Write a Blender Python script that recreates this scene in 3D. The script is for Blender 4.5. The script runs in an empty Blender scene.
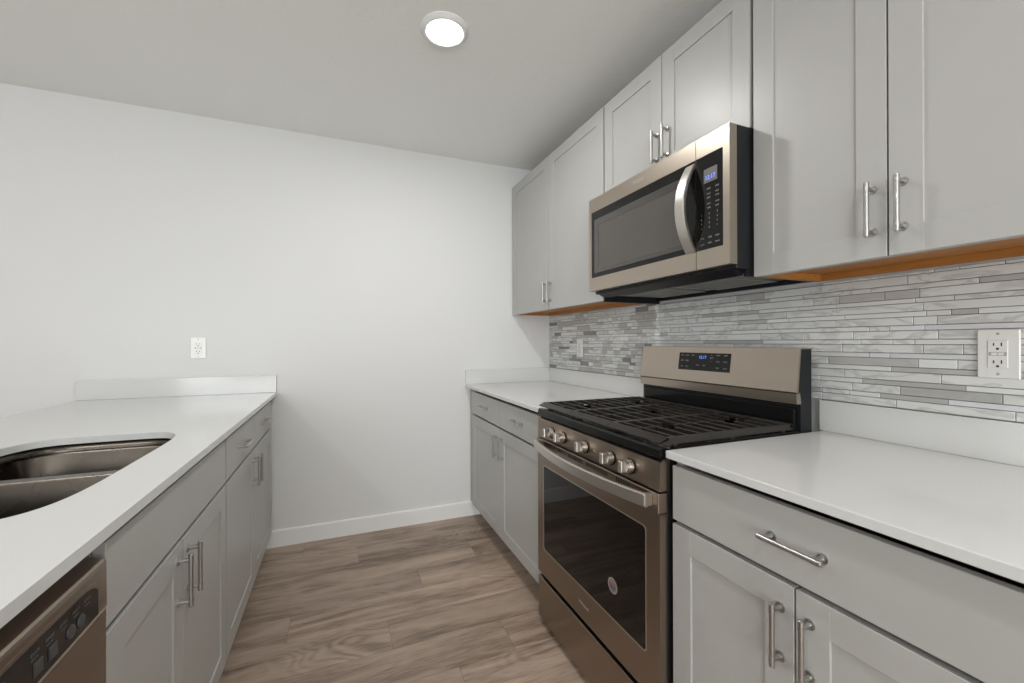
import bpy, bmesh, math, random
from mathutils import Vector, Matrix
random.seed(7)
PI = math.pi
SC = bpy.context.scene
COL = SC.collection

# ------------------------------------------------------------------ camera
CAM_H = 1.2061
def make_camera():
    cd = bpy.data.cameras.new('camera'); cam = bpy.data.objects.new('camera', cd); COL.objects.link(cam)
    cd.sensor_width = 36.0; cd.lens = 422.54 * 36.0 / 1024.0; cd.clip_start = 0.02; cd.clip_end = 60
    a, b, c = math.radians(22.233), math.radians(0.07), math.radians(0.169)
    r0 = Vector((math.cos(a), -math.sin(a), 0)); d0 = Vector((math.sin(a), math.cos(a), 0)); u0 = Vector((0, 0, 1))
    d1 = d0*math.cos(b) + u0*math.sin(b); u1 = -d0*math.sin(b) + u0*math.cos(b)
    r = r0*math.cos(c) - u1*math.sin(c); u = r0*math.sin(c) + u1*math.cos(c)
    m = Matrix((r, u, -d1)).transposed().to_4x4(); m.translation = (0, 0, CAM_H)
    cam.matrix_world = m
    SC.camera = cam
make_camera()

# ------------------------------------------------------------------ world, lights, exposure
w = bpy.data.worlds.new('world'); SC.world = w; w.use_nodes = True
bgn = w.node_tree.nodes['Background']; bgn.inputs[0].default_value = (0.80, 0.90, 1.0, 1); bgn.inputs[1].default_value = 0.4
SC.view_settings.view_transform = 'Standard'; SC.view_settings.look = 'None'
SC.view_settings.gamma = 1.0; SC.view_settings.use_curve_mapping = False
SC.view_settings.exposure = -0.09

CZ = 2.477          # ceiling height
def area(name, loc, size, power, col, rot=(0, 0, 0), shape='DISK', size_y=None, spread=PI):
    l = bpy.data.lights.new(name, 'AREA'); l.energy = power; l.color = col; l.shape = shape; l.size = size
    if size_y: l.size_y = size_y
    l.spread = spread
    o = bpy.data.objects.new(name, l); COL.objects.link(o); o.location = loc; o.rotation_euler = rot
    return o
WARM = (1.0, 0.985, 0.965)
DAY = (0.96, 0.99, 1.0)
CAN = (0.40, 1.69)
P_UPFILL = 32
P_CAN, P_LEFT, P_BACK, P_BACKL, P_FAR, P_WL, P_WN = 11, 1.2, 11, 17.5, 5.5, 3, 142
for (x, y), p_ in ((CAN, P_CAN), ((-1.7, 1.69), P_LEFT), ((0.40, -0.5), P_BACK), ((-1.7, -0.5), P_BACKL), ((-3.6, 0.6), P_FAR)):
    area('ceiling_lamp', (x, y, CZ-0.022), 0.13, p_, WARM)
# daylight entering through the two windows of the room, then an added upward fill
area('daylight_and_fill', (-5.10, 0.2, 1.35), 2.3, P_WL, DAY, (0, -PI/2-0.35, 0), 'RECTANGLE', 1.9)
area('daylight_and_fill', (-1.2, -3.85, 1.25), 3.0, P_WN, DAY, (PI/2+0.15, 0, 0), 'RECTANGLE', 1.8)   
area('daylight_and_fill', (-1.2, -3.85, 0.95), 3.0, P_UPFILL, DAY, (PI/2+1.0, 0, 0), 'RECTANGLE', 1.0)   # added fill lamp aimed upward to brighten the ceiling

# ------------------------------------------------------------------ materials
def nodes_of(name):
    m = bpy.data.materials.new(name); m.use_nodes = True
    nt = m.node_tree; b = nt.nodes['Principled BSDF']
    return m, nt, b
def N(nt, t, **kw):
    n = nt.nodes.new(t)
    for k, v in kw.items(): setattr(n, k, v)
    return n
def mat(name, col, rough=0.5, metal=0.0, bump=0.0, bscale=200.0, var=0.0, vscale=20.0, stretch=(1, 1, 1),
        coat=0.0, rvar=0.0, spec=None, emit=None, estr=0.0, bdist=0.001, transmission=0.0):
    m, nt, b = nodes_of(name)
    b.inputs['Base Color'].default_value = (*col, 1); b.inputs['Roughness'].default_value = rough
    b.inputs['Metallic'].default_value = metal; b.inputs['Coat Weight'].default_value = coat
    b.inputs['Coat Roughness'].default_value = 0.05
    if spec is not None: b.inputs['Specular IOR Level'].default_value = spec
    if transmission: b.inputs['Transmission Weight'].default_value = transmission
    if emit: b.inputs['Emission Color'].default_value = (*emit, 1); b.inputs['Emission Strength'].default_value = estr
    tc = N(nt, 'ShaderNodeTexCoord'); mp = N(nt, 'ShaderNodeMapping'); mp.inputs['Scale'].default_value = stretch
    nt.links.new(tc.outputs['Object'], mp.inputs['Vector'])
    if var or rvar:
        n = N(nt, 'ShaderNodeTexNoise'); n.inputs['Scale'].default_value = vscale; n.inputs['Detail'].default_value = 4
        nt.links.new(mp.outputs[0], n.inputs['Vector'])
        if var:
            r = N(nt, 'ShaderNodeMapRange'); r.inputs[1].default_value = 0.3; r.inputs[2].default_value = 0.7
            r.inputs[3].default_value = 1-var; r.inputs[4].default_value = 1+var
            nt.links.new(n.outputs[0], r.inputs[0])
            mx = N(nt, 'ShaderNodeVectorMath', operation='SCALE'); mx.inputs[0].default_value = col
            nt.links.new(r.outputs[0], mx.inputs['Scale']); nt.links.new(mx.outputs[0], b.inputs['Base Color'])
        if rvar:
            r = N(nt, 'ShaderNodeMapRange'); r.inputs[1].default_value = 0.3; r.inputs[2].default_value = 0.7
            r.inputs[3].default_value = rough-rvar; r.inputs[4].default_value = rough+rvar
            nt.links.new(n.outputs[0], r.inputs[0]); nt.links.new(r.outputs[0], b.inputs['Roughness'])
    if bump:
        n = N(nt, 'ShaderNodeTexNoise'); n.inputs['Scale'].default_value = bscale; n.inputs['Detail'].default_value = 3
        nt.links.new(mp.outputs[0], n.inputs['Vector'])
        bp = N(nt, 'ShaderNodeBump'); bp.inputs['Strength'].default_value = bump; bp.inputs['Distance'].default_value = bdist
        nt.links.new(n.outputs[0], bp.inputs['Height']); nt.links.new(bp.outputs[0], b.inputs['Normal'])
    return m
M = {}
M['wall'] = mat('wall_paint', (0.71, 0.713, 0.708), 0.75, bump=0.12, bscale=90, bdist=0.002)
M['ceil'] = mat('ceiling_paint', (0.885, 0.89, 0.87), 0.85, bump=0.25, bscale=45, bdist=0.004)
M['trim'] = mat('white_trim_paint', (0.82, 0.82, 0.81), 0.4)
M['cab'] = mat('grey_cabinet_paint', (0.435, 0.433, 0.415), 0.38, bump=0.05, bscale=300, var=0.012, vscale=6)
M['cabin'] = mat('cabinet_carcass_grey', (0.42, 0.41, 0.39), 0.5, var=0.01)
M['maple'] = mat('raw_maple_underside', (0.44, 0.185, 0.04), 0.5, var=0.12, vscale=14, stretch=(6, 0.8, 6))
M['quartz'] = mat('white_quartz', (0.665, 0.67, 0.662), 0.10, var=0.012, vscale=350, rvar=0.0)
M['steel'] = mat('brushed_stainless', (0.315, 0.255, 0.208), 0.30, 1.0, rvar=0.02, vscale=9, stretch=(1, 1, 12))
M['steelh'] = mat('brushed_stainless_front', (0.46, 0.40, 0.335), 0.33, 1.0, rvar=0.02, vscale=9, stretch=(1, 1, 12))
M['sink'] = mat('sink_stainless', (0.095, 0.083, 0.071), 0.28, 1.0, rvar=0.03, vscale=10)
M['chrome'] = mat('satin_handle_metal', (0.60, 0.57, 0.53), 0.34, 1.0, rvar=0.02)
M['nickel'] = mat('satin_nickel', (0.46, 0.455, 0.44), 0.33, 1.0, rvar=0.02)
M['black'] = mat('black_enamel', (0.006, 0.006, 0.006), 0.22, spec=0.25, bump=0.03, bscale=60)
M['blacksat'] = mat('satin_black_steel', (0.009, 0.010, 0.012), 0.36, spec=0.3, var=0.05)
M['iron'] = mat('cast_iron', (0.020, 0.017, 0.015), 0.33, bump=0.25, bscale=500, bdist=0.0006)
M['glassblk'] = mat('black_oven_glass', (0.004, 0.003, 0.003), 0.03, spec=0.35)
M['mwglass'] = mat('smoked_microwave_glass', (0.055, 0.050, 0.045), 0.12, coat=0.6)
M['mwscreen'] = mat('perforated_door_screen', (0.075, 0.067, 0.058), 0.35, var=0.02, vscale=200, coat=0.4)
M['panelblk'] = mat('black_control_glass', (0.008, 0.008, 0.008), 0.12, spec=0.3)
M['print'] = mat('grey_printed_legend', (0.42, 0.42, 0.41), 0.5)
M['printdim'] = mat('dim_printed_legend', (0.16, 0.16, 0.16), 0.5)
M['button'] = mat('dark_grey_button', (0.045, 0.047, 0.05), 0.35)
M['lcd'] = mat('display_window_grey', (0.16, 0.16, 0.16), 0.25)
M['led'] = mat('blue_display_digits', (0.05, 0.08, 0.3), 0.5, emit=(0.12, 0.24, 1.0), estr=2.2)
M['plate'] = mat('white_device_plastic', (0.80, 0.80, 0.78), 0.28)
M['seam'] = mat('outlet_seam_grey', (0.42, 0.42, 0.41), 0.5)
M['slot'] = mat('outlet_slot_dark', (0.03, 0.03, 0.03), 0.6)
M['filter'] = mat('grease_filter_mesh', (0.30, 0.29, 0.27), 0.4, 1.0, bump=0.9, bscale=600, bdist=0.003, var=0.35, vscale=500)
M['lens'] = mat('frosted_lamp_lens', (0.6, 0.6, 0.58), 0.4)
M['lamp'] = mat('lit_ceiling_lens', (1, 1, 1), 0.5, emit=(1.0, 0.98, 0.95), estr=9.0)
M['grout'] = mat('grey_grout', (0.26, 0.26, 0.255), 0.8)
M['etched'] = mat('pale_etched_lettering', (0.62, 0.60, 0.56), 0.5)
M['badge'] = mat('silver_sticker', (0.30, 0.27, 0.235), 0.4)
M['red'] = mat('sticker_red', (0.45, 0.05, 0.05), 0.5)
M['navy'] = mat('sticker_navy', (0.03, 0.05, 0.2), 0.5)
M['white'] = mat('sticker_white', (0.8, 0.8, 0.8), 0.5)
M['toe'] = mat('toe_kick_grey', (0.36, 0.35, 0.33), 0.5)
M['glass'] = mat('window_glass', (1, 1, 1), 0.0, transmission=1.0)

def marble(name, base, vein, amount, rough, scale=9, metal=0.0):
    m, nt, b = nodes_of(name)
    tc = N(nt, 'ShaderNodeTexCoord'); at = N(nt, 'ShaderNodeAttribute', attribute_name='off')
    ad = N(nt, 'ShaderNodeVectorMath', operation='ADD')
    nt.links.new(tc.outputs['Object'], ad.inputs[0]); nt.links.new(at.outputs['Vector'], ad.inputs[1])
    mp = N(nt, 'ShaderNodeMapping'); mp.inputs['Scale'].default_value = (1, 0.55, 1.6); mp.inputs['Rotation'].default_value = (0.7, 0, 0)
    nt.links.new(ad.outputs[0], mp.inputs['Vector'])
    n = N(nt, 'ShaderNodeTexNoise'); n.inputs['Scale'].default_value = scale; n.inputs['Detail'].default_value = 6
    n.inputs['Distortion'].default_value = 1.2
    nt.links.new(mp.outputs[0], n.inputs['Vector'])
    cr = N(nt, 'ShaderNodeValToRGB'); e = cr.color_ramp.elements
    e[0].position = 0.43; e[0].color = (*base, 1); e[1].position = 0.55; e[1].color = (*base, 1)
    k = e.new(0.49); k.color = (*[base[i]*(1-amount)+vein[i]*amount for i in range(3)], 1)
    nt.links.new(n.outputs[0], cr.inputs[0])
    tn = N(nt, 'ShaderNodeAttribute', attribute_name='tone')
    sc = N(nt, 'ShaderNodeVectorMath', operation='SCALE'); nt.links.new(cr.outputs[0], sc.inputs[0]); nt.links.new(tn.outputs['Fac'], sc.inputs['Scale'])
    nt.links.new(sc.outputs[0], b.inputs['Base Color']); b.inputs['Roughness'].default_value = rough; b.inputs['Metallic'].default_value = metal
    return m
M['marble'] = marble('white_veined_marble', (0.74, 0.75, 0.735), (0.45, 0.46, 0.47), 0.62, 0.20, scale=10)
M['greystone'] = marble('grey_stone_strip', (0.50, 0.495, 0.475), (0.42, 0.41, 0.40), 0.5, 0.30)
M['glasstile'] = marble('pale_glass_strip', (0.76, 0.78, 0.77), (0.68, 0.70, 0.70), 0.4, 0.07)
M['darktile'] = marble('dark_glass_strip', (0.27, 0.27, 0.275), (0.2, 0.2, 0.21), 0.5, 0.08)
M['metaltile'] = marble('silver_glazed_strip', (0.72, 0.73, 0.76), (0.66, 0.66, 0.68), 0.3, 0.22)

def floor_material():
    m, nt, b = nodes_of('vinyl_plank_floor')
    tc = N(nt, 'ShaderNodeTexCoord'); at = N(nt, 'ShaderNodeAttribute', attribute_name='off')
    ad = N(nt, 'ShaderNodeVectorMath', operation='ADD')
    nt.links.new(tc.outputs['Object'], ad.inputs[0]); nt.links.new(at.outputs['Vector'], ad.inputs[1])
    def noise(scale, sx, sy, det, dist):
        mp = N(nt, 'ShaderNodeMapping'); mp.inputs['Scale'].default_value = (sx, sy, 1)
        nt.links.new(ad.outputs[0], mp.inputs['Vector'])
        n = N(nt, 'ShaderNodeTexNoise'); n.inputs['Scale'].default_value = scale; n.inputs['Detail'].default_value = det
        n.inputs['Distortion'].default_value = dist
        nt.links.new(mp.outputs[0], n.inputs['Vector']); return n
    n1 = noise(1.6, 1.0, 7.0, 6, 1.1)      # broad streaks along the plank
    n2 = noise(5.0, 2.4, 34.0, 6, 0.4)     # fine pores
    n3 = noise(1.5, 1.0, 3.2, 2, 0.5)      # the field whose contour lines are the growth rings (cathedral figure)
    n4 = noise(0.9, 1.0, 2.0, 2, 0.2)      # where the figure shows
    ring = N(nt, 'ShaderNodeMath', operation='MULTIPLY'); ring.inputs[1].default_value = 120.0; nt.links.new(n3.outputs[0], ring.inputs[0])
    sn = N(nt, 'ShaderNodeMath', operation='SINE'); nt.links.new(ring.outputs[0], sn.inputs[0])
    msk = N(nt, 'ShaderNodeMapRange'); msk.inputs[1].default_value = 0.50; msk.inputs[2].default_value = 0.72; msk.inputs[3].default_value = 0.010; msk.inputs[4].default_value = 0.11
    nt.links.new(n4.outputs[0], msk.inputs[0])
    rg = N(nt, 'ShaderNodeMath', operation='MULTIPLY'); nt.links.new(sn.outputs[0], rg.inputs[0]); nt.links.new(msk.outputs[0], rg.inputs[1])
    cr = N(nt, 'ShaderNodeValToRGB'); e = cr.color_ramp.elements
    e[0].position = 0.30; e[0].color = (0.130, 0.092, 0.067, 1); e[1].position = 0.68; e[1].color = (0.45, 0.348, 0.275, 1)
    k = e.new(0.42); k.color = (0.245, 0.178, 0.134, 1); k = e.new(0.50); k.color = (0.340, 0.256, 0.198, 1); k = e.new(0.58); k.color = (0.395, 0.302, 0.236, 1)
    m2 = N(nt, 'ShaderNodeMath', operation='MULTIPLY_ADD'); m2.inputs[1].default_value = 0.67; nt.links.new(n1.outputs[0], m2.inputs[0]); nt.links.new(rg.outputs[0], m2.inputs[2])
    mx = N(nt, 'ShaderNodeMath', operation='MULTIPLY_ADD'); mx.inputs[1].default_value = 0.33; nt.links.new(n2.outputs[0], mx.inputs[0]); nt.links.new(m2.outputs[0], mx.inputs[2])
    nt.links.new(mx.outputs[0], cr.inputs[0])
    tn = N(nt, 'ShaderNodeAttribute', attribute_name='tone')
    sc = N(nt, 'ShaderNodeVectorMath', operation='SCALE'); nt.links.new(cr.outputs[0], sc.inputs[0]); nt.links.new(tn.outputs['Fac'], sc.inputs['Scale'])
    nt.links.new(sc.outputs[0], b.inputs['Base Color']); b.inputs['Roughness'].default_value = 0.42
    bp = N(nt, 'ShaderNodeBump'); bp.inputs['Strength'].default_value = 0.15; bp.inputs['Distance'].default_value = 0.001
    nt.links.new(n2.outputs[0], bp.inputs['Height']); nt.links.new(bp.outputs[0], b.inputs['Normal'])
    return m
M['floor'] = floor_material()
M['groove'] = mat('plank_groove', (0.09, 0.065, 0.05), 0.7)

# ------------------------------------------------------------------ mesh helpers
def wloc(o):
    v = Vector((0, 0, 0))
    while o is not None: v += Vector(o.location); o = o.parent
    return v
class MB:
    """collects shapes in world coordinates; build() links them as one object whose origin is its parent's"""
    def __init__(s): s.v = []; s.f = []; s.m = []; s.sm = []; s.tone = []; s.off = []
    def add(s, verts, faces, mi=0, smooth=False, tone=1.0, off=(0, 0, 0)):
        b = len(s.v); s.v += [tuple(x) for x in verts]
        for i, f in enumerate(faces):
            s.f.append(tuple(b+k for k in f)); s.m.append(mi)
            s.sm.append(smooth[i] if isinstance(smooth, list) else smooth); s.tone.append(tone); s.off.append(off)
        return s
    def bm(s, bm, mi=0, smooth=False, **k):
        bm.verts.index_update()
        s.add([v.co[:] for v in bm.verts], [[v.index for v in f.verts] for f in bm.faces], mi, smooth, **k); bm.free(); return s
    def box(s, x0, x1, y0, y1, z0, z1, b=0.0, mi=0, seg=1, **k):
        x0, x1 = min(x0, x1), max(x0, x1); y0, y1 = min(y0, y1), max(y0, y1); z0, z1 = min(z0, z1), max(z0, z1)
        if not b:
            return s.add([(x0, y0, z0), (x1, y0, z0), (x1, y1, z0), (x0, y1, z0), (x0, y0, z1), (x1, y0, z1), (x1, y1, z1), (x0, y1, z1)],
                         [(0, 3, 2, 1), (4, 5, 6, 7), (0, 1, 5, 4), (1, 2, 6, 5), (2, 3, 7, 6), (3, 0, 4, 7)], mi, **k)
        bm = bmesh.new(); bmesh.ops.create_cube(bm, size=1)
        for v in bm.verts: v.co = Vector(((x0+x1)/2+v.co.x*(x1-x0), (y0+y1)/2+v.co.y*(y1-y0), (z0+z1)/2+v.co.z*(z1-z0)))
        bmesh.ops.bevel(bm, geom=bm.edges[:], offset=b, segments=seg, affect='EDGES', profile=0.5, clamp_overlap=True)
        return s.bm(bm, mi, **k)
    def loft(s, rings, mi=0, smooth=True, cap=True, closed=True, **k):
        n = len(rings[0]); vs = [p for r in rings for p in r]; fs = []; sm = []
        for i in range(len(rings)-1):
            for j in range(n if closed else n-1):
                a, b_, c, d = i*n+j, i*n+(j+1) % n, (i+1)*n+(j+1) % n, (i+1)*n+j
                fs.append((a, b_, c, d)); sm.append(smooth)
        if cap:
            fs.append(tuple(range(n))[::-1]); fs.append(tuple((len(rings)-1)*n+j for j in range(n))); sm += [False, False]
        return s.add(vs, fs, mi, sm, **k)
    def lathe(s, p, axis, prof, seg=24, mi=0, smooth=True, **k):
        """prof: (distance along the axis, radius) pairs; sharp creases where pairs repeat"""
        ax = Vector(axis).normalized(); t = Vector((0, 0, 1)) if abs(ax.z) < 0.9 else Vector((1, 0, 0))
        u = ax.cross(t).normalized(); v = ax.cross(u); p = Vector(p)
        rings = [[p+ax*d+(u*math.cos(2*PI*j/seg)+v*math.sin(2*PI*j/seg))*max(r, 1e-5) for j in range(seg)] for d, r in prof]
        for i in range(len(rings)-1):
            s.loft(rings[i:i+2], mi, smooth, cap=False, **k)
        s.add(rings[0], [tuple(range(seg))[::-1]], mi, **k); s.add(rings[-1], [tuple(range(seg))], mi, **k)
        return s
    def cyl(s, p0, p1, r, seg=16, mi=0, **k):
        d = Vector(p1)-Vector(p0); return s.lathe(p0, d, [(0, r), (d.length, r)], seg, mi, **k)
    def prism(s, poly, a0, a1, axis='y', mi=0, smooth=False, **k):
        """poly of (p, q): axis y -> (x, z); axis x -> (y, z); axis z -> (x, y)"""
        def P(p, q, a): return {'y': (p, a, q), 'x': (a, p, q), 'z': (p, q, a)}[axis]
        return s.loft([[P(p, q, a0) for p, q in poly], [P(p, q, a1) for p, q in poly]], mi, smooth, **k)
    def text(s, txt, size, org, U, V, th=0.0004, mi=0, align='CENTER', width=None):
        cu = bpy.data.curves.new('t', 'FONT'); cu.body = txt; cu.size = size; cu.align_x = align; cu.align_y = 'CENTER'; cu.resolution_u = 2
        o = bpy.data.objects.new('t', cu); COL.objects.link(o)
        dg = bpy.context.evaluated_depsgraph_get(); me = bpy.data.meshes.new_from_object(o.evaluated_get(dg))
        U, V = Vector(U).normalized(), Vector(V).normalized(); W = U.cross(V); org = Vector(org)
        k = 1.0
        if width and len(me.vertices):
            xs = [v.co.x for v in me.vertices]; k = width/(max(xs)-min(xs))
        s.add([org+U*v.co.x*k+V*v.co.y+W*th for v in me.vertices], [tuple(p.vertices) for p in me.polygons], mi)
        bpy.data.objects.remove(o); bpy.data.curves.remove(cu); bpy.data.meshes.remove(me)
        return s
    def build(s, name, mats, parent=None, attrs=False, origin=None):
        if not isinstance(mats, (list, tuple)): mats = [mats]
        o0 = wloc(parent)
        if origin is not None: o0 = o0 + (Vector(origin)-o0)
        me = bpy.data.meshes.new(name); me.from_pydata([tuple(Vector(p)-o0) for p in s.v], [], s.f)
        for m in mats: me.materials.append(m)
        me.polygons.foreach_set('material_index', s.m); me.polygons.foreach_set('use_smooth', s.sm)
        if attrs:
            a = me.attributes.new('tone', 'FLOAT', 'FACE'); a.data.foreach_set('value', s.tone)
            a = me.attributes.new('off', 'FLOAT_VECTOR', 'FACE'); a.data.foreach_set('vector', [c for t in s.off for c in t])
        bm = bmesh.new(); bm.from_mesh(me); bmesh.ops.recalc_face_normals(bm, faces=bm.faces[:]); bm.to_mesh(me); bm.free()
        me.update()
        o = bpy.data.objects.new(name, me); COL.objects.link(o)
        if parent is not None: o.parent = parent
        o.location = Vector(origin)-wloc(parent) if origin is not None else (0, 0, 0)
        return o
def thing(name, label, cat, loc, group=None):
    o = bpy.data.objects.new(name, None); COL.objects.link(o); o.location = loc; o.empty_display_size = 0.1
    o['label'] = label; o['category'] = cat
    if group: o['group'] = group
    return o
def struct(o): o['kind'] = 'structure'; return o
def tag(o, label, cat, group=None):
    o['label'] = label; o['category'] = cat
    if group: o['group'] = group
    return o

# ------------------------------------------------------------------ main dimensions
D = 2.848; XR = 1.478                 # far wall, right wall
XL, YN = -5.2, -4.0                   # left wall, near wall
CT, CB = 0.914, 0.894                 # countertop top and underside
XD = 0.828; XC = 0.810                # right cabinet fronts, right counter edge
LD = -0.360; LC = -0.344              # left cabinet fronts, left counter edge
XU = 1.164; UB, UT = 1.401, 2.326     # upper cabinet fronts, bottom, top
R0, R1 = 0.899, 1.661                 # the range bay

# ------------------------------------------------------------------ room shell
def floor():
    g = MB(); wd = 0.187; y = 1.904
    while y > YN: y -= wd
    g.box(XL, XR, YN, D, -0.05, -0.0015, mi=1)
    ends = {10: None}
    row = 0
    while y < D:
        random.seed(1000+round((y-1.904)/wd))
        k = round((y-1.904)/wd)
        x = {4: -0.195-1.22*5, 3: 0.098-1.22*5, 2: 0.715-1.22*5, 1: 0.38-1.22*5, 0: -0.2-1.22*5, -1: 0.193-1.22*5, -2: 0.64-1.22*5, -3: 0.41-1.22*5}.get(k, XL-random.uniform(0, 1.2))
        while x < XR:
            a, b_ = max(x, XL), min(x+1.22, XR)
            y0, y1 = max(y, YN), min(y+wd, D)
            if b_-a > 0.01 and y1-y0 > 0.01:
                g.box(a+0.0006, b_-0.0006, y0+0.0006, y1-0.0006, -0.004, 0.0, tone=random.uniform(0.90, 1.10),
                      off=(random.uniform(0, 30), random.uniform(0, 30), 0))
            x += 1.22
        y += wd
    return struct(g.build('floor', [M['floor'], M['groove']], attrs=True))
floor()
struct(MB().box(XL-0.1, XR+0.1, YN-0.1, D+0.1, CZ, CZ+0.1).build('ceiling', M['ceil']))
struct(MB().box(XL, XR+0.1, D, D+0.1, -0.05, CZ).build('wall_far', M['wall']))
struct(MB().box(XR, XR+0.1, YN, D, -0.05, CZ).build('wall_right', M['wall']))
g = MB()                                               # left wall with a window opening y -0.95..1.35, z 0.45..2.25
g.box(XL-0.1, XL, YN, -0.95, -0.05, CZ).box(XL-0.1, XL, 1.35, D+0.1, -0.05, CZ).box(XL-0.1, XL, -0.95, 1.35, -0.05, 0.40).box(XL-0.1, XL, -0.95, 1.35, 2.30, CZ)
struct(g.build('wall_left', M['wall']))
g = MB()
g.box(XL-0.1, -2.7, YN-0.1, YN, -0.05, CZ).box(0.3, XR+0.1, YN-0.1, YN, -0.05, CZ).box(-2.7, 0.3, YN-0.1, YN, -0.05, 0.25).box(-2.7, 0.3, YN-0.1, YN, 2.25, CZ)
struct(g.build('wall_near', M['wall']))
g = MB(); f_ = 0.05
for y0, y1 in ((-0.95, 0.2), (0.2, 1.35)):
    g.box(XL-0.08, XL-0.02, y0, y1, 0.40, 0.40+f_).box(XL-0.08, XL-0.02, y0, y1, 2.30-f_, 2.30)
    g.box(XL-0.08, XL-0.02, y0, y0+f_, 0.40, 2.30).box(XL-0.08, XL-0.02, y1-f_, y1, 0.40, 2.30)
wn = struct(g.build('window_1', M['trim']))
MB().box(XL-0.053, XL-0.047, -0.9, 1.3, 0.45, 2.25).build('glass_pane', M['glass'], wn)
g = MB()
for x0, x1 in ((-2.7, -1.2), (-1.2, 0.3)):
    g.box(x0, x1, YN-0.08, YN-0.02, 0.25, 0.25+f_).box(x0, x1, YN-0.08, YN-0.02, 2.25-f_, 2.25)
    g.box(x0, x0+f_, YN-0.08, YN-0.02, 0.25, 2.25).box(x1-f_, x1, YN-0.08, YN-0.02, 0.25, 2.25)
wn = struct(g.build('window_2', M['trim']))
MB().box(-2.65, 0.25, YN-0.053, YN-0.047, 0.30, 2.20).build('glass_pane', M['glass'], wn)
def bprof(h=0.098): return [(0, 0), (0.014, 0), (0.014, h-0.006), (0.010, h), (0, h)]
struct(MB().prism([(D-p, q) for p, q in bprof()], XL, 0.92, 'x').build('baseboard_far', M['trim']))
struct(MB().prism([(XL+p, q) for p, q in bprof()], YN, D-0.015, 'y').build('baseboard_left', M['trim']))
struct(MB().prism([(YN+p, q) for p, q in bprof()], XL+0.015, XR, 'x').build('baseboard_near', M['trim']))

# ------------------------------------------------------------------ cabinet pieces
def shaker(g, xf, s, y0, y1, z0, z1, fr=0.062, t=0.019):
    """frame-and-panel door; xf is the plane of its face, s the direction it faces (-1 towards -x)"""
    xb = xf - s*t; b = 0.0007
    g.box(xf, xb, y0, y0+fr, z0, z1, b).box(xf, xb, y1-fr, y1, z0, z1, b)
    g.box(xf-s*0.0002, xb, y0+fr-0.001, y1-fr+0.001, z0, z0+fr, b).box(xf-s*0.0002, xb, y0+fr-0.001, y1-fr+0.001, z1-fr, z1, b)
    g.box(xf-s*0.0050, xb+s*0.001, y0+fr-0.003, y1-fr+0.003, z0+fr-0.003, z1-fr+0.003)
    return g
def pull_mesh(vertical, s):
    g = MB(); L = 0.128; A = Vector((0, 0, 1)) if vertical else Vector((0, 1, 0)); out = Vector((s, 0, 0)); st = 0.026
    g.lathe(out*st-A*L/2, A, [(0, 0.0035), (0.001, 0.0052), (L-0.001, 0.0052), (L, 0.0035)], 14)
    for k in (-1, 1):
        c = A*k*(L/2-0.014)
        g.lathe(c, out, [(0, 0.0100), (0.0028, 0.0100), (0.0036, 0.0052), (st, 0.0048)], 14)
        g.lathe(c+out*st-A*0.005, A, [(0, 0.0060), (0.010, 0.0060)], 14)
        g.lathe(c+out*st+A*k*0.0085-A*0.0012, A, [(0, 0.0057), (0.0024, 0.0057)], 14)
    o = g.build('handle', M['nickel']); me = o.data; bpy.data.objects.remove(o); return me
PULL = {(v, s): pull_mesh(v, s) for v in (True, False) for s in (-1, 1)}
def pull(parent, xf, s, y, z, vertical):
    o = bpy.data.objects.new('handle', PULL[(vertical, s)]); COL.objects.link(o); o.parent = parent
    o.location = Vector((xf, y, z))-wloc(parent)
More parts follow.
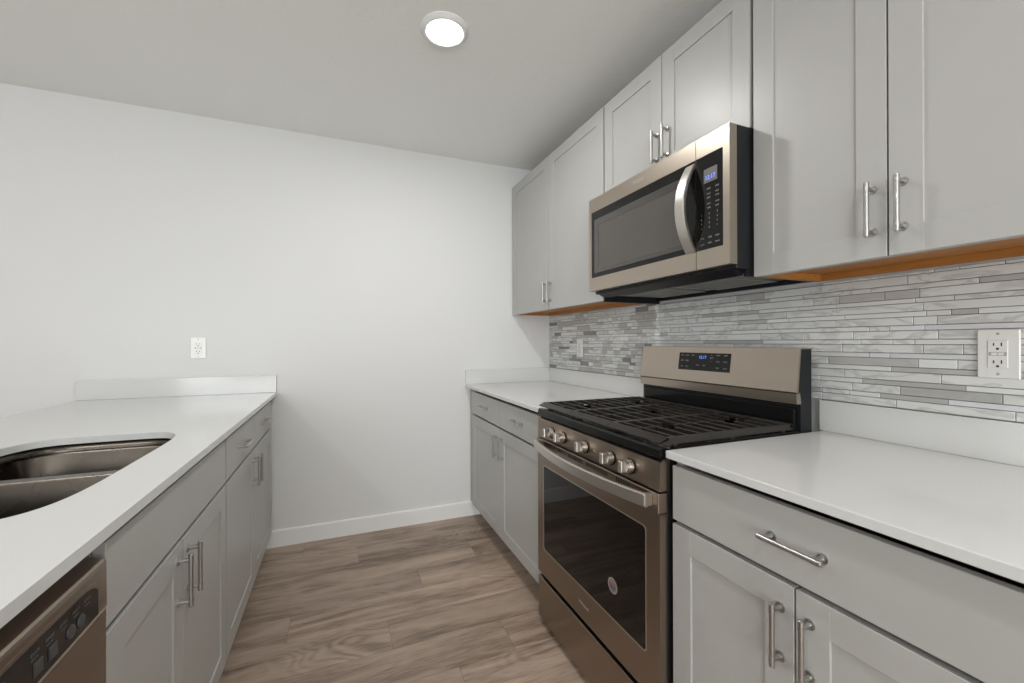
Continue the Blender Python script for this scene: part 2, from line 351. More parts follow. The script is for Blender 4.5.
def base_cabinet(label, xf, s, xback, y0, y1, doors, drawers, false_front=False, filler=None, notch=(), dz=-0.002, hy=0.029):
    """doors: list of (y0, y1, side of the handle); drawers: list of (y0, y1)"""
    c = thing('base_cabinet', label, 'cabinet', ((xf+xback)/2, (y0+y1)/2, 0), 'grey base cabinets')
    xc = xf-s*0.020; t = 0.018
    g = MB()
    for ya, yb in ((y0, y0+t), (y1-t, y1)):
        if (0 if ya == y0 else 1) in notch:            # cut away round the end of the sink bowl
            g.box(xc, xc-s*0.05, ya, yb, 0.10, CB-0.0006).box(xc-s*0.05, xback+s*0.04, ya, yb, 0.10, 0.65).box(xback+s*0.04, xback, ya, yb, 0.10, CB-0.0006)
        else: g.box(xc, xback, ya, yb, 0.10, CB-0.0006)
        g.box(xc-s*0.075, xback, ya, yb, 0.001, 0.10)
    g.box(xc, xback, y0+t, y1-t, 0.10, 0.118); g.box(xback, xback+s*0.012, y0+t, y1-t, 0.118, CB-0.0006)
    g.box(xc-s*0.035, xc-s*0.063, y0+t, y1-t, CB-0.014, CB-0.0006)
    g.box(xc-s*0.045, xc-s*0.063, y0+t, y1-t, 0.706, 0.748)
    if len(drawers) > 1: g.box(xc-s*0.02, xc-s*0.30, drawers[1][0]-t/2, drawers[1][0]+t/2, 0.748, CB-0.0146)
    if filler:
        g.box(xc, xc-s*t, filler[0], filler[1], 0.10, CB-0.0006)
        g.box(xc-s*0.075, xc-s*0.09, filler[0], filler[1], 0.001, 0.10)
    g.build('carcass', M['cabin'], c)
    MB().box(xc-s*0.075, xc-s*0.087, y0+t, y1-t, 0.001, 0.10).build('toe_kick', M['toe'], c)
    gp = 0.0023
    for d0, d1, hs in doors:
        o = shaker(MB(), xf, s, d0+gp, d1-gp, 0.116, 0.7195).build('door', M['cab'], c, origin=(xf, (d0+d1)/2, 0.42))
        pull(o, xf, s, (d1-hy if hs > 0 else d0+hy), 0.619+dz, True)
    for d0, d1 in drawers:
        o = MB().box(xf, xf-s*0.019, d0+gp, d1-gp, 0.7305, 0.8745, 0.0014).build('drawer_front', M['cab'], c, origin=(xf, (d0+d1)/2, 0.8))
        if not false_front: pull(o, xf, s, (d0+d1)/2, 0.803, False)
    return c
XB = XR-0.002
base_cabinet('grey shaker base cabinet in the corner beyond the gas range, two drawers over two doors', XD, -1, XB, 1.674, 2.745,
             [(1.676, 2.211, 1), (2.211, 2.744, -1)], [(1.676, 2.211), (2.211, 2.744)], filler=(2.745, D-0.001), hy=0.038)
base_cabinet('grey shaker base cabinet nearest on the right with one wide drawer over two doors', XD, -1, XB, 0.222, 0.893,
             [(0.224, 0.560, 1), (0.560, 0.891, -1)], [(0.224, 0.891)])
LB = -0.965
base_cabinet('grey two-drawer, two-door base cabinet at the far end of the sink run', LD, 1, LB, 1.713, 2.752,
             [(1.7155, 2.229, 1), (2.229, 2.751, -1)], [(1.7155, 2.229), (2.229, 2.751)], filler=(2.752, D-0.016), notch=(0,), dz=0.008, hy=0.037)
base_cabinet('grey sink base cabinet with plain false front between dishwasher and far cabinet', LD, 1, LB, 0.903, 1.711,
             [(0.905, 1.281, 1), (1.281, 1.709, -1)], [(0.905, 1.709)], false_front=True, notch=(1,), dz=0.012, hy=0.037)

def upper_cabinet(label, y0, y1, z0, z1, mid, hz, liner=True):
    c = thing('wall_cabinet', label, 'cabinet', ((XU+XR)/2, (y0+y1)/2, z0), 'grey wall cabinets')
    xc = XU+0.020; t = 0.016; rc = 0.021
    g = MB()
    g.box(xc, XB, y0, y0+t, z0+0.002, z1).box(xc, XB, y1-t, y1, z0+0.002, z1)
    g.box(xc, XB, y0+t, y1-t, z0+rc+0.004, z1)
    g.box(xc, xc+0.018, y0+t, y1-t, z0+0.002, z0+rc+0.004)
    g.build('carcass', M['cabin'], c)
    g = MB(); e = 0.003
    zb = z0+0.0022
    g.box(xc+0.018, XB-0.012, y0+t, y1-t, z0+rc, z0+rc+0.0039)
    g.box(xc+0.018, XB-0.012, y1-t-e, y1-t, zb, z0+rc).box(xc+0.018, XB-0.012, y0+t, y0+t+e, zb, z0+rc)
    g.box(xc+0.018, xc+0.018+e, y0+t, y1-t, zb, z0+rc).box(XB-0.022, XB-0.012, y0+t, y1-t, z0+0.001, z0+rc)
    g.box(xc+0.018, XB-0.012, y0+0.0005, y0+t, z0+0.001, zb-0.0001).box(xc+0.018, XB-0.012, y1-t, y1-0.0005, z0+0.001, zb-0.0001)
    b = g.build('underside_panel', M['maple'], c); b['label'] = 'unpainted orange maple underside'
    gp = 0.0021
    for d0, d1, hs in ((y0+0.002, mid, 1), (mid, y1-0.002, -1)):
        o = shaker(MB(), XU, -1, d0+gp, d1-gp, z0, z1-0.002).build('door', M['cab'], c, origin=(XU, (d0+d1)/2, (z0+z1)/2))
        pull(o, XU, -1, (d1-0.029 if hs > 0 else d0+0.029), hz, True)
    return c
upper_cabinet('tall grey wall cabinet in the far corner, left of the microwave', 1.690, 2.842, UB, UT, 2.266, 1.505)
upper_cabinet('short grey wall cabinet directly above the microwave', 0.916, 1.688, 1.862, UT, 1.300, 1.970)
upper_cabinet('large grey wall cabinet nearest the camera, right of the microwave', 0.228, 0.912, UB, UT, 0.570, 1.512)

# ------------------------------------------------------------------ countertops
SPH = 1.014
c = thing('countertop', 'white quartz countertop of the far corner beyond the range', 'countertop', ((XC+XR)/2, 2.26, CB))
MB().box(XC, XB, 1.670, D-0.001, CB, CT, 0.0018, seg=2).build('slab', M['quartz'], c)
MB().box(XR-0.020, XB, 1.670, D-0.0205, CT+0.0003, SPH, 0.0012).build('upstand', M['quartz'], c)
MB().box(XC, XR-0.002, D-0.020, D-0.001, CT+0.0003, SPH, 0.0012).build('upstand', M['quartz'], c)
c = thing('countertop', 'white quartz countertop nearest on the right, under the wall outlet', 'countertop', ((XC+XR)/2, 0.55, CB))
MB().box(XC, XB, 0.205, 0.895, CB, CT, 0.0018, seg=2).build('slab', M['quartz'], c)
MB().box(XR-0.020, XB, 0.205, 0.903, CT+0.0003, SPH, 0.0012).build('upstand', M['quartz'], c)
PB = -1.242
SK = dict(cx=-0.672, cy=1.342, a=0.204, b=0.386, n=5.0)
def sell(cx, cy, a, b, n, k=96, **_):
    r = []
    for i in range(k):
        t = 2*PI*i/k; ct, st = math.cos(t), math.sin(t)
        r.append((cx+a*math.copysign(abs(ct)**(2/n), ct), cy+b*math.copysign(abs(st)**(2/n), st)))
    return r
def holed_slab(outer, holes, z0, z1):
    bm = bmesh.new(); E = []
    for lp in [outer]+holes:
        vs = [bm.verts.new((x, y, z1)) for x, y in lp]
        E += [bm.edges.new((vs[i], vs[(i+1) % len(vs)])) for i in range(len(vs))]
    bmesh.ops.triangle_fill(bm, use_beauty=True, edges=E)
    if z0 is not None:
        r = bmesh.ops.extrude_face_region(bm, geom=bm.faces[:])
        for v in r['geom']:
            if isinstance(v, bmesh.types.BMVert): v.co.z = z0
    return bm
c = thing('countertop', 'long white quartz sink counter on the left with oval-cornered sink cutout', 'countertop', ((PB+LC)/2, 1.5, CB))
g = MB().bm(holed_slab([(PB, 0.262), (LC, 0.262), (LC, D-0.001), (PB, D-0.001)], [sell(**SK)], CB, CT))
so = g.build('slab', M['quartz'], c)
MB().box(PB, LC, D-0.020, D-0.001, CT+0.0003, SPH, 0.0012).build('upstand', M['quartz'], c)
# panels that carry the left counter: finished back of the run and the end by the dishwasher
pn = tag(MB().box(-0.990, LB-0.002, 0.270, D-0.016, 0.001, CB-0.0005, 0.001).build('back_panel', M['cab']), 'grey finished panel along the seating side of the sink counter', 'panel')
pn = tag(MB().box(LB-0.001, LD-0.020, 0.272, 0.290, 0.001, CB-0.0005, 0.001).build('end_panel', M['cab']), 'grey end panel closing the run beside the dishwasher', 'panel')

# ------------------------------------------------------------------ sink
def build_sink():
    zt = CB-0.001; zd = 0.868
    s = thing('kitchen_sink', 'stainless double-bowl undermount sink set in the white counter', 'sink', (SK['cx'], SK['cy'], 0.66))
    out = sell(SK['cx'], SK['cy'], SK['a']+0.006, SK['b']+0.006, SK['n'])
    fl = sell(SK['cx'], SK['cy'], SK['a']+0.022, SK['b']+0.022, SK['n'])
    div = (1.404, 1.440)
    def half(far, grow):
        # outline of one bowl: the sink outline cut by the divider, with rounded inner corners
        b_ = SK['b']+0.004-grow; a = SK['a']+0.004-grow
        y0, y1 = (div[1]+grow, SK['cy']+b_) if far else (SK['cy']-b_, div[0]-grow)
        n = 64; pts = []
        cy = (y0+y1)/2; hb = (y1-y0)/2
        for i in range(n):
            t = 2*PI*i/n; ct, st = math.cos(t), math.sin(t)
            outer_side = (st > 0) == far
            nn = 4.4 if outer_side else 7.0
            pts.append((SK['cx']+a*math.copysign(abs(ct)**(2/nn), ct), cy+hb*math.copysign(abs(st)**(2/nn), st)))
        return pts
    g = MB()
    g.loft([[(x, y, zt) for x, y in fl], [(x, y, zt) for x, y in out], [(x, y, zd) for x, y in out]], cap=False)
    g.bm(holed_slab(out, [half(True, 0.0), half(False, 0.0)], None, zd))
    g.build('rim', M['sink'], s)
    for far in (True, False):
        g = MB(); rings = []
        for z, gr in ((zd, 0), (zd-0.006, 0.003), (0.72, 0.010), (0.695, 0.014), (0.680, 0.026), (0.673, 0.045), (0.671, 0.09)):
            rings.append([(x, y, z) for x, y in half(far, gr)])
        g.loft(rings, cap=False); g.add(rings[-1], [tuple(range(64))])
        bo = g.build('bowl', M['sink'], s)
        cy = sum(p[1] for p in rings[0])/64
        MB().lathe((SK['cx'], cy, 0.6715), (0, 0, 1), [(0, 0.045), (0.002, 0.045), (0.003, 0.036), (0.001, 0.034), (0.001, 0.008), (0.006, 0.006)], 28).build('drain_strainer', M['chrome'], bo)
build_sink()

# ------------------------------------------------------------------ mosaic backsplash
def backsplash():
    g = MB(); y0, y1, z0, z1 = 0.205, D-0.0005, SPH+0.001, 1.3995
    g.box(XR-0.0045, XR-0.0005, y0, y1, z0, 1.3905, mi=5)
    rnd = random.Random(21); z = z0+0.0012; row = 0
    while z < z1-0.004:
        thin = row % 2 == 1
        h = rnd.choice((0.0135, 0.0145)) if thin else rnd.choice((0.0235, 0.0245, 0.0255))
        if z+h > z1-0.001: h = z1-0.001-z
        y = y1-rnd.uniform(0.0, 0.10)*0; y -= 0.0
        yc = y1
        while yc > y0:
            far = yc > 1.75
            L = rnd.choice((0.05, 0.075, 0.10, 0.15)) if far else rnd.choice((0.05, 0.08, 0.12, 0.15, 0.20, 0.23))
            if yc == y1: L *= rnd.uniform(0.3, 1)
            r = rnd.random()
            if thin: mi = 0 if r < 0.32 else 1 if r < 0.43 else 2 if r < 0.86 else 3 if r < 0.87 else 4
            else: mi = 0 if r < 0.82 else 1 if r < 0.89 else 2
            if far and mi in (0, 2) and rnd.random() < 0.28: mi = rnd.choice((1, 1, 1, 3))
            a = max(yc-L, y0); pr = 0.0 if mi != 4 else 0.0008
            if yc-a > 0.006:
                g.box(XR-0.0095-pr-rnd.uniform(0, 0.0004), XR-0.004, a+0.0009, yc-0.0009, z, min(z+h-0.0018, 1.3905 if yc > 0.92 and a < 1.68 else 9), 0.0007, mi=mi,
                      tone=rnd.uniform(0.90, 1.06), off=(0, rnd.uniform(0, 50), rnd.uniform(0, 50)))
            yc = a if a > y0 else y0-1
        z += h; row += 1
    o = g.build('mosaic_backsplash', [M['marble'], M['greystone'], M['glasstile'], M['darktile'], M['metaltile'], M['grout']], attrs=True)
    tag(o, 'linear mosaic backsplash of marble and glass strips under the wall cabinets', 'backsplash')
backsplash()

# ------------------------------------------------------------------ wall outlets
def outlet(label, P, U, Nn, w=0.072, h=0.118, plug=False, group='white wall outlets'):
    """P centre on the wall, U horizontal direction, Nn wall normal"""
    P, U, Nn = Vector(P), Vector(U), Vector(Nn); Z = Vector((0, 0, 1))
    t = thing('wall_outlet', label, 'outlet', P, group)
    def rbox(g, cu, cz, w_, h_, n0, n1, mi=0, b=0.0):
        c0 = P+U*cu+Z*cz; a = c0-U*w_/2+Nn*n0-Z*h_/2; b2 = c0+U*w_/2+Nn*n1+Z*h_/2
        g.box(a.x, b2.x, a.y, b2.y, a.z, b2.z, b, mi)
    g = MB(); rbox(g, 0, 0, w, h, 0.0, 0.0055, 0, 0.002); g.build('cover_plate', M['plate'], t)
    g = MB(); rbox(g, 0, 0, 0.034, 0.067, 0.0056, 0.0075, 0, 0.0012)
    for k in (-1, 1):
        for sx, hh in ((-0.0065, 0.0085), (0.0065, 0.007)): rbox(g, sx, k*0.021+0.002, 0.0022, hh, 0.0074, 0.0079, 1)
        c0 = P+Z*(k*0.021-0.0085)+Nn*0.0074; g.lathe(c0, Nn, [(0, 0.0028), (0.0005, 0.0028)], 10, mi=1)
    rbox(g, 0, 0, 0.030, 0.0085, 0.0074, 0.0078, 2); rbox(g, -0.0055, 0, 0.0095, 0.006, 0.0077, 0.0088, 0); rbox(g, 0.0055, 0, 0.0095, 0.006, 0.0077, 0.0088, 0)
    g.build('receptacle', [M['plate'], M['slot'], M['seam']], t)
    for k in (-1, 1):
        g = MB(); c0 = P+Z*k*0.0485+Nn*0.0056
        g.lathe(c0, Nn, [(0, 0.003), (0.0008, 0.0028), (0.001, 0.001)], 12); g.build('screw', M['print'], t)
outlet('white outlet on the far wall above the sink counter', (-0.728, D-0.0003, 1.178), (1, 0, 0), (0, -1, 0))
outlet('white outlet on the mosaic backsplash right of the range', (XR-0.0108, 0.497, 1.174), (0, 1, 0), (-1, 0, 0))
outlet('small white outlet on the mosaic backsplash in the far corner', (XR-0.0108, 2.402, 1.166), (0, 1, 0), (-1, 0, 0))

# ------------------------------------------------------------------ recessed ceiling light
rl = thing('recessed_light', 'lit round recessed light in the white ceiling', 'ceiling light', (CAN[0], CAN[1], CZ-0.016))
MB().lathe((CAN[0], CAN[1], CZ-0.0003), (0, 0, -1), [(0, 0.097), (0.004, 0.097), (0.014, 0.085), (0.016, 0.078), (0.013, 0.072)], 48).build('trim_ring', M['trim'], rl)
MB().lathe((CAN[0], CAN[1], CZ-0.0130), (0, 0, -1), [(0, 0.071), (0.004, 0.069), (0.006, 0.055)], 48).build('lens', M['lamp'], rl)

# ------------------------------------------------------------------ gas range
def arc_ribbon(g, n, fn):
    """fn(t) -> ring of 8 points; t in 0..1"""
    g.loft([fn(i/n) for i in range(n+1)], smooth=False)
def build_range():
    r = thing('gas_range', 'stainless freestanding gas range with black grates between the base cabinets', 'range', (1.1, 1.28, 0))
    y0, y1 = R0+0.002, R1-0.009; XF = 0.795
    ym = (y0+y1)/2
    g = MB()
    g.box(XF+0.030, 1.42, y0+0.003, y1-0.003, 0.035, 0.895, 0.002)
    for yy in (y0+0.05, y1-0.05):
        for xx in (XF+0.07, 1.36): g.cyl((xx, yy, 0.0), (xx, yy, 0.036), 0.016, 12)
    g.build('body', M['blacksat'], r)
    # drawer
    dr = MB(); dr.box(XF, XF+0.028, y0, y1, 0.030, 0.203, 0.003, seg=2); d = dr.build('storage_drawer', M['steel'], r)
    # door
    dg = MB(); dz0, dz1 = 0.224, 0.741
    gy0, gy1, gz0, gz1 = 0.955, 1.602, 0.332, 0.689
    def rr(ya, yb, za, zb, rad, n=5):
        pts = []
        for cy, cz, a0 in ((yb-rad, zb-rad, 0), (ya+rad, zb-rad, 90), (ya+rad, za+rad, 180), (yb-rad, za+rad, 270)):
            for i in range(n+1):
                a = math.radians(a0+90*i/n); pts.append((cy+rad*math.cos(a), cz+rad*math.sin(a)))
        return pts
    outer = [(y0, dz0), (y1, dz0), (y1, dz1), (y0, dz1)]
    hole = rr(gy0, gy1, gz0, gz1, 0.014)
    bm = holed_slab(outer, [hole], 0.0, 0.028)     # built flat, then stood up
    for v in bm.verts: y, z, x = v.co.x, v.co.y, v.co.z; v.co = Vector((XF+0.028-x, y, z))
    dg.bm(bm)
    dg.box(XF-0.006, XF+0.028, y0-0.001, y1+0.001, 0.7415, 0.797, 0.003, seg=2)
    door = dg.build('oven_door', M['steel'], r)
    g = MB(); inner = rr(gy0+0.0035, gy1-0.0035, gz0+0.0035, gz1-0.0035, 0.012)
    bm = holed_slab(rr(gy0, gy1, gz0, gz1, 0.014), [inner], 0.0, 0.005)
    for v in bm.verts: y, z, x = v.co.x, v.co.y, v.co.z; v.co = Vector((XF-0.0008+0.005-x, y, z))
    g.bm(bm); g.build('window_trim', M['chrome'], door)
    g = MB(); g.prism(inner, XF+0.0012, XF+0.010, 'x'); g.build('oven_glass', M['glassblk'], door)
    for a, b_ in ((1.469, 1.429), (1.383, 1.278), (1.259, 1.129), (1.087, 1.019)):   # vent slots along the door cap
        k = int(abs(a-b_)/0.0085); g = MB()
        for i in range(k):
            yy = a-(i+0.5)*abs(a-b_)/k; g.box(XF-0.0068, XF-0.0055, yy-0.0022, yy+0.0022, 0.777, 0.791)
        g.build('vent', M['slot'], door)
    g = MB(); hz = 0.7745; hh = 0.0185; ya, yb = 0.925, 1.628
    def ring(t):
        y = ya+(yb-ya)*t; s = 1-(2*t-1)**2
        x = XF-0.030-0.040*s; th = 0.013
        return [(x, y, hz-hh*0.8), (x, y, hz+hh*0.8), (x+0.003, y, hz+hh), (x+th-0.003, y, hz+hh), (x+th, y, hz+hh*0.8), (x+th, y, hz-hh*0.8), (x+th-0.003, y, hz-hh), (x+0.003, y, hz-hh)]
    arc_ribbon(g, 44, ring)
    for yy in (ya-0.002, yb-0.014): g.box(XF-0.032, XF-0.004, yy, yy+0.016, hz-hh*0.93, hz+hh*0.93, 0.003)
    g.build('handle', M['chrome'], door)
    # sticker and wordmark on the door
    g = MB(); bc = Vector((XF+0.0010, 1.115, 0.437))
    g.lathe(bc, (-1, 0, 0), [(0, 0.0245), (0.0003, 0.0245)], 32, mi=0)
    g.lathe(bc+Vector((-0.0003, 0, 0)), (-1, 0, 0), [(0, 0.019), (0.0002, 0.019)], 32, mi=4)
    g.box(bc.x-0.0008, bc.x-0.0005, bc.y-0.013, bc.y+0.013, bc.z+0.000, bc.z+0.006, mi=2)
    g.box(bc.x-0.0008, bc.x-0.0005, bc.y-0.013, bc.y+0.013, bc.z-0.008, bc.z-0.003, mi=3)
    g.text('AMERICA', 0.007, bc+Vector((-0.0005, 0, 0.012)), (0, -1, 0), (0, 0, 1), mi=1, width=0.026)
    g.build('sticker', [M['badge'], M['print'], M['red'], M['navy'], M['printdim']], door)['label'] = 'round silver, red and navy sticker'
    MB().text('Whirlpool', 0.016, (XF-0.0002, 1.283, 0.279), (0, -1, 0), (0, 0, 1), width=0.062).build('wordmark', M['etched'], door)
    # control panel (leans back a little)
    g = MB(); g.prism([(XF, 0.8015), (XF+0.035, 0.8015), (XF+0.035, 0.888), (XF+0.014, 0.888), (XF+0.003, 0.880)], y0, y1, 'y')
    cp = g.build('control_panel', M['steel'], r)
    for ky in (1.520, 1.430, 1.272, 1.120, 1.024):
        g = MB(); P = Vector((XF+0.0012, ky, 0.838)); A = Vector((-1, 0, 0.10)).normalized()
        g.lathe(P, A, [(0, 0.0225), (0.004, 0.0225)], 28, mi=1)
        g.lathe(P+A*0.004, A, [(0, 0.0205), (0.010, 0.0195), (0.010, 0.0175), (0.018, 0.0168)], 28, mi=0)
        c0 = P+A*0.030
        g.box(c0.x-0.011, c0.x+0.008, ky-0.0085, ky+0.0085, 0.841-0.0175, 0.841+0.0175, 0.003, mi=0, seg=2)
        g.build('knob', [M['chrome'], M['black']], cp)
    # cooktop
    g = MB()
    g.prism([(XF+0.001, 0.890), (XF+0.06, 0.890), (XF+0.06, 0.910), (XF+0.018, 0.919), (XF+0.006, 0.919), (XF+0.001, 0.913)], y0, y1, 'y')
    g.box(XF+0.05, 1.375, y0, y1, 0.896, 0.906)
    g.box(XF+0.05, 1.375, y0, y0+0.016, 0.900, 0.9195, 0.002).box(XF+0.05, 1.375, y1-0.016, y1, 0.900, 0.9195, 0.002)
    ct = g.build('cooktop', M['black'], r)
    BR = [(0.955, 1.045, 0.040), (1.225, 1.045, 0.034), (1.09, ym, 0.030), (0.955, 1.515, 0.034), (1.225, 1.515, 0.040)]
    for bx, by, br in BR:
        g = MB(); g.lathe((bx, by, 0.9062), (0, 0, 1), [(0, br+0.012), (0.003, br+0.010), (0.004, br), (0.013, br)], 28)
        b = g.build('burner', M['nickel'], ct)
        MB().lathe((bx, by, 0.9194), (0, 0, 1), [(0, br-0.002), (0.004, br-0.002), (0.006, br-0.006)], 28).build('burner_cap', M['iron'], b)
    # three grates
    gt = 0.944; gx0, gx1 = XF+0.010, 1.332
    W = (y1-y0-0.012)/3
    for k in range(3):
        a = y0+0.004+k*(W+0.002); b = a+W; g = MB()
        # flat sloping front bar and back bar
        g.prism([(gx0-0.006, 0.934), (gx0-0.004, 0.930), (gx0+0.024, 0.936), (gx0+0.026, gt), (gx0+0.020, gt+0.0005)], a, b, 'y')
        g.box(gx1-0.014, gx1, a, b, 0.930, gt, 0.002)
        # side bars with the angled front end
        for s0 in (a, b-0.010):
            g.prism([(gx0-0.004, 0.931), (gx0+0.02, 0.925), (gx1, 0.925), (gx1, gt), (gx0+0.024, gt)], s0, s0+0.010, 'y')
        for xx in (gx0+0.05, (gx0+gx1)/2, gx1-0.04):      # feet
            for s0 in (a+0.001, b-0.009): g.box(xx-0.006, xx+0.006, s0, s0+0.008, 0.9066, 0.926)
        mb = (a+b)/2
        bars = 10
        for i in range(bars):
            x = gx0+0.054+i*(gx1-gx0-0.082)/(bars-1)
            gaps = [(bx, by, br) for bx, by, br in BR if a < by < b and abs(x-bx) < 0.030]
            if gaps:
                bx, by, br = gaps[0]; gw = 0.030
                segs = [(a+0.008, by-gw), (by+gw, b-0.008)]
            else: segs = [(a+0.008, b-0.008)]
            for p, q in segs: g.box(x-0.0037, x+0.0037, p, q, 0.931, gt, 0.0012)
        for bx, by, br in BR:
            if a < by < b:
                lo = gx0+0.02 if bx < 1.1 and k != 1 else (bx-0.135 if k != 1 else gx0+0.02)
                hi = bx+0.135 if bx < 1.1 and k != 1 else gx1-0.008
                g.box(lo, bx-0.028, by-0.0045, by+0.0045, 0.930, gt, 0.0015); g.box(bx+0.028, hi, by-0.0045, by+0.0045, 0.930, gt, 0.0015)
        g.build('grate', M['iron'], r)
    # backguard
    g = MB()
    g.prism([(1.362, 0.900), (1.415, 0.900), (1.415, 1.180), (1.358, 1.180), (1.344, 1.036), (1.362, 1.000)], y0-0.001, y1, 'y')
    bgd = g.build('backguard', M['blacksat'], r)
    g = MB()                                            # black glossy recess below the face, with side returns
    g.box(1.350, 1.3615, y0+0.012, y1-0.020, 0.907, 0.992, 0.004, seg=2).build('riser', M['black'], bgd)
    g = MB(); ya, yb = y0-0.006, y1-0.011
    g.prism([(1.357, 1.184), (1.353, 1.183), (1.334, 1.044), (1.337, 1.041), (1.344, 1.042), (1.359, 1.178)], ya, yb, 'y')
    g.prism([(1.3345, 1.039), (1.3365, 1.006), (1.358, 1.006), (1.352, 1.042), (1.344, 1.040)], ya, yb, 'y')
    g.box(1.357, 1.4155, ya, yb, 1.1805, 1.184)
    face = g.build('face_panel', M['steelh'], bgd)
    # control glass, laid on the slanted face
    p0, p1 = Vector((1.334, 0, 1.044)), Vector((1.353, 0, 1.183)); V = (p1-p0).normalized(); Wn = Vector((-V.z, 0, V.x))
    def fp(y, z, o=0.0):
        t = (z-1.044)/(1.183-1.044); return p0+(p1-p0)*t+Vector((0, y-0.041, 0))+Wn*o
    g = MB(); cs = [(1.443, 1.089), (1.443, 1.160), (1.187, 1.160), (1.187, 1.089)]
    g.loft([[fp(y, z, -0.001) for y, z in cs], [fp(y, z, 0.0012) for y, z in cs]], smooth=False)
    pn_ = g.build('control_display', M['panelblk'], face)
    U = Vector((0, -1, 0))
    MB().text('12:17', 0.017, fp(1.318, 1.142, 0.0013), U, V, width=0.034).build('clock_digits', M['led'], pn_)
    G = {}
    for y, z, s in ((1.424, 1.149, 'BAKE'), (1.397, 1.149, 'BROIL'), (1.368, 1.149, 'WARM'), (1.424, 1.127, 'KEEP'), (1.397, 1.127, 'FRZN'),
                    (1.424, 1.103, 'CLEAN'), (1.397, 1.103, 'LIGHT'), (1.340, 1.110, 'START'), (1.308, 1.110, 'CANCEL'), (1.275, 1.151, '+'),
                    (1.275, 1.140, 'TEMP'), (1.275, 1.128, '-'), (1.243, 1.151, 'TIMER'), (1.208, 1.151, 'SET'), (1.243, 1.127, 'COOK'),
                    (1.208, 1.127, 'DELAY'), (1.243, 1.103, 'CLOCK'), (1.208, 1.103, 'LOCK')):
        G.setdefault('left' if y > 1.38 else 'right' if y < 1.26 else 'start' if z < 1.12 and y > 1.29 else 'warm' if y > 1.35 else 'temp', MB()).text(s, 0.0075, fp(y, z, 0.0013), U, V, width=0.006 if len(s) == 1 else 0.016)
    for q in G.values(): q.build('legend', M['print'], pn_)
build_range()

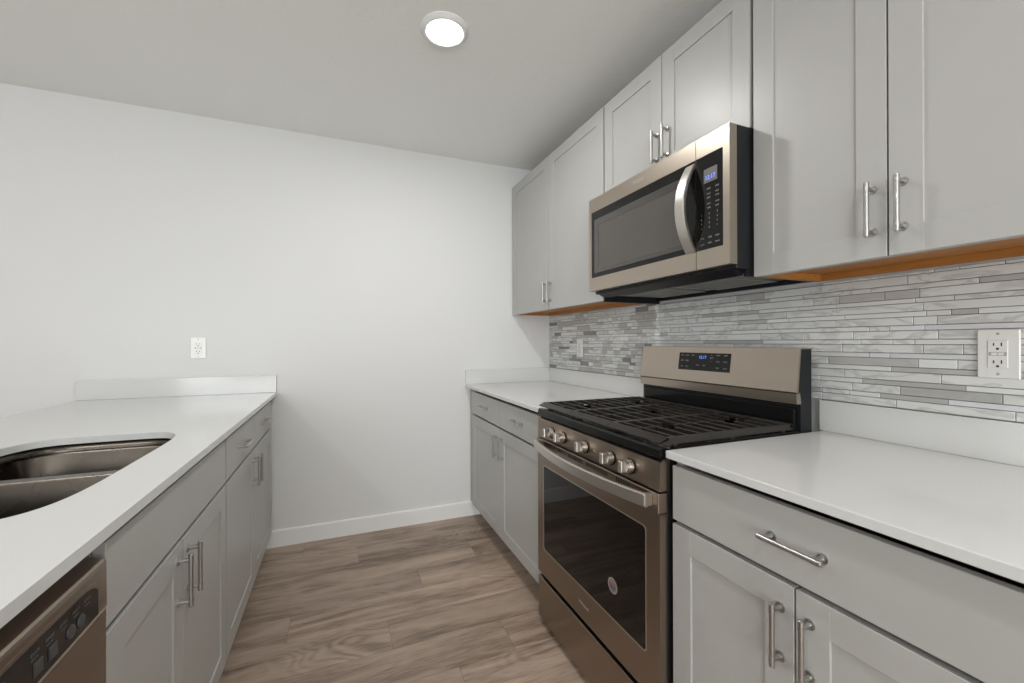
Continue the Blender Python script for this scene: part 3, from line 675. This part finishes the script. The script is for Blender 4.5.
# ------------------------------------------------------------------ microwave
def build_microwave():
    m = thing('microwave_oven', 'stainless over-the-range microwave hung below the short wall cabinet', 'microwave', (1.27, 1.29, 1.40))
    XF = 1.070; y0, y1 = 0.9125, 1.672; z0, z1 = 1.437, 1.855
    g = MB()
    g.box(XF+0.032, 1.466, y0+0.003, y1-0.003, 1.425, 1.858, 0.002)
    g.prism([(XF+0.035, 1.4245), (XF+0.075, 1.408), (XF+0.085, 1.4245)], y0+0.02, y1-0.02, 'y')
    g.box(XF+0.075, 1.466, y0+0.004, y0+0.016, 1.404, 1.426).box(XF+0.075, 1.466, y1-0.016, y1-0.004, 1.392, 1.426)
    g.box(1.45, 1.466, y0+0.016, y1-0.016, 1.404, 1.426)
    g.build('casing', M['blacksat'], m)
    MB().box(XF+0.10, 1.445, y0+0.02, y1-0.02, 1.4205, 1.4248, 0.001).build('bottom_plate', M['chrome'], m)
    for a, b in ((1.02, 1.25), (1.33, 1.56)):
        g = MB(); g.box(1.20, 1.40, a, b, 1.4150, 1.4200, 0.001)
        fl = g.build('grease_filter', M['filter'], m)
        g = MB(); e = 0.010
        g.box(1.19, 1.20, a-e, b+e, 1.4125, 1.4203).box(1.40, 1.41, a-e, b+e, 1.4125, 1.4203).box(1.20, 1.40, a-e, a, 1.4125, 1.4203).box(1.20, 1.40, b, b+e, 1.4125, 1.4203)
        g.build('filter_frame', M['nickel'], fl)
    MB().box(1.175, 1.187, 1.02, 1.12, 1.4165, 1.4203, 0.001).build('lamp_lens', M['lens'], m)
    ys = 1.040                                           # seam between the door and the keypad column
    # door frame with a glazed opening
    gy0, gy1, gz0, gz1 = ys+0.0014, 1.651, 1.496, 1.793
    def frame(ya, yb, za, zb, hole, dx0, dx1):
        bm = holed_slab([(ya, za), (yb, za), (yb, zb), (ya, zb)], [hole], 0.0, dx1-dx0)
        for v in bm.verts: y, z, x = v.co.x, v.co.y, v.co.z; v.co = Vector((dx1-x, y, z))
        return bm
    g = MB().bm(frame(ys+0.0012, y1, z0, z1, [(gy0, gz0), (gy1, gz0), (gy1, gz1), (gy0, gz1)], XF, XF+0.030))
    door = g.build('door', M['steelh'], m)
    g = MB(); wy0, wy1, wz0, wz1 = 1.085, 1.632, 1.516, 1.757
    bm = frame(gy0+0.0006, gy1-0.0006, gz0+0.0006, gz1-0.0006, [(wy0, wz0), (wy1, wz0), (wy1, wz1), (wy0, wz1)], XF+0.0006, XF+0.006)
    g.bm(bm); g.build('glass_border', M['panelblk'], door)
    g = MB(); iy0, iy1, iz0, iz1 = 1.105, 1.597, 1.532, 1.728
    g.bm(frame(wy0, wy1, wz0, wz1, [(iy0, iz0), (iy1, iz0), (iy1, iz1), (iy0, iz1)], XF+0.0012, XF+0.006))
    g.build('window_glass', M['mwglass'], door)
    MB().box(XF+0.0022, XF+0.008, iy0, iy1, iz0, iz1).build('door_screen', M['mwscreen'], door)
    MB().text('Whirlpool', 0.022, (XF-0.0002, 1.325, 1.829), (0, -1, 0), (0, 0, 1), width=0.062).build('wordmark', M['etched'], door)
    g = MB(); za, zb = 1.496, 1.782; yc = 1.062; hw = 0.020
    def ring(t):
        z = za+(zb-za)*t; s = 1-(2*t-1)**2; x = XF-0.004-0.048*s; th = 0.011; e = 0.003
        return [(x, yc-hw+e, z), (x, yc+hw-e, z), (x+e*0.7, yc+hw, z), (x+th, yc+hw, z), (x+th, yc-hw, z), (x+e*0.7, yc-hw, z)]
    arc_ribbon(g, 40, ring); g.build('handle', M['chrome'], door)
    # keypad column
    ky0, ky1, kz0, kz1 = 0.936, ys-0.0014, 1.496, 1.793
    g = MB().bm(frame(y0, ys-0.0012, z0, z1, [(ky0, kz0), (ky1, kz0), (ky1, kz1), (ky0, kz1)], XF, XF+0.030))
    kc = g.build('keypad_column', M['steelh'], m)
    kp = MB().box(XF+0.0004, XF+0.008, ky0+0.0004, ky1-0.0004, kz0+0.0004, kz1-0.0004).build('keypad', M['panelblk'], kc)
    # keypad markings stay in the keypad: a window with the clock, rows of legends
    MB().box(XF-0.0002, XF+0.001, 0.957, 1.008, 1.704, 1.748).build('clock_window', M['lcd'], kp); g = MB()
    G = {'a': MB(), 'b': MB(), 'c': MB()}
    U, V = (0, -1, 0), (0, 0, 1)
    g.text('12:17', 0.019, (XF-0.0003, 0.983, 1.719), U, V, width=0.036); g.build('clock_digits', M['led'], kp)
    rows = [(1.684, ['POPCORN', 'DEFROST']), (1.668, ['POTATO', 'MELT']), (1.656, ['REHEAT', 'SOFTEN']), (1.637, ['COOK', 'WARM']), (1.624, ['TIME', 'POWER'])]
    for z, ts in rows:
        for y, t_ in zip((0.989, 0.957), ts): G['a'].text(t_, 0.0068, (XF+0.0003, y, z), U, V, width=0.014)
    n = 1
    for z in (1.606, 1.592, 1.578, 1.564):
        for y in (1.018, 0.987, 0.957):
            t_ = '123456789<0>'[n-1]; n += 1
            G['b'].text(t_, 0.0085, (XF+0.0003, y, z), U, V)
    for y, z, t_ in ((1.014, 1.532, 'CANCEL'), (0.985, 1.532, 'TIMER'), (0.957, 1.532, 'START'), (1.014, 1.512, 'LIGHT'), (0.985, 1.514, 'VENT'), (0.957, 1.514, 'FAN')):
        G['c'].text(t_, 0.0068, (XF+0.0003, y, z), U, V, width=0.015)
    for q in G.values(): q.build('legend', M['print'], kp)
build_microwave()

# ------------------------------------------------------------------ dishwasher
def build_dishwasher():
    d = thing('dishwasher', 'stainless dishwasher with black button console under the sink counter', 'dishwasher', (-0.65, 0.596, 0))
    y0, y1 = 0.294, 0.897
    g = MB(); g.box(LD-0.040, LB+0.004, y0+0.004, y1-0.004, 0.06, 0.858, 0.002).box(LD-0.09, LD-0.10, y0+0.004, y1-0.004, 0.012, 0.10)
    for yy in (y0+0.05, y1-0.05):
        for xx in (LD-0.12, LB+0.06): g.cyl((xx, yy, 0), (xx, yy, 0.062), 0.014, 12)
    g.build('tub', M['blacksat'], d)
    xf = -0.3555
    MB().box(xf, LD-0.039, y0, y1, 0.115, 0.7735, 0.002).build('door', M['steel'], d)
    g = MB(); g.prism([(LD-0.039, 0.776), (xf+0.001, 0.776), (xf+0.0005, 0.781), (xf, 0.845), (xf-0.0015, 0.850), (xf-0.005, 0.8525), (xf-0.032, 0.861), (LD-0.039, 0.861)], y0, y1, 'y')
    con = g.build('console', M['steel'], d)
    def fp(y, z, o): return Vector((xf+o, y, z))
    def outline(e):
        ya, yb = y0+0.030-e, y1-0.030+e; zl, zh = 0.7785-e*0.3, 0.831+e; n = 8
        top = [(yb-0.045+0.045*math.sin(i/n*PI/2), zh-0.018+0.018*math.cos(i/n*PI/2)) for i in range(n+1)]
        return [(ya, zl), (ya, zh-0.018), (ya+0.03, zh)]+top+[(yb, zl)]
    g = MB(); g.loft([[fp(y, z, -0.001) for y, z in outline(0.006)], [fp(y, z, 0.0016) for y, z in outline(0.005)]], smooth=False)
    fr = g.build('panel_surround', M['steel'], con)
    g = MB(); g.loft([[fp(y, z, 0.0005) for y, z in outline(0)], [fp(y, z, 0.0020) for y, z in outline(0)]], smooth=False)
    bl = g.build('button_panel', M['panelblk'], con)
    G = [MB(), MB()]; U = (0, 1, 0); V = (0, 0, 1); y = 0.835
    for i, t_ in enumerate(('NORMAL', 'HEAVY', 'QUICK', 'RINSE', 'SENSOR', 'HEAT DRY', 'SANI', 'HI TEMP', 'START', 'LOCK', 'DELAY', 'CANCEL')):
        g = G[i > 4]; g.text(t_, 0.0065, fp(y, 0.8195, 0.0021), U, V, width=0.018)
        g.text(t_, 0.0045, fp(y, 0.8125, 0.0021), U, V, width=0.014)
        y -= 0.030 if i != 4 else 0.060
    for q in G: q.build('legend', M['printdim'], bl)
    for i, y in enumerate((0.818, 0.792, 0.752, 0.722, 0.640, 0.600, 0.560)):
        P = fp(y, 0.797, 0.0018); g = MB()
        if i < 2: g.lathe(P, (1, 0, 0), [(0, 0.0095), (0.0018, 0.0090), (0.0022, 0.006)], 20)
        else: g.box(P.x-0.001, P.x+0.0018, y-0.009, y+0.009, 0.788, 0.806, 0.001)
        g.build('button', M['button'], bl)
build_dishwasher()
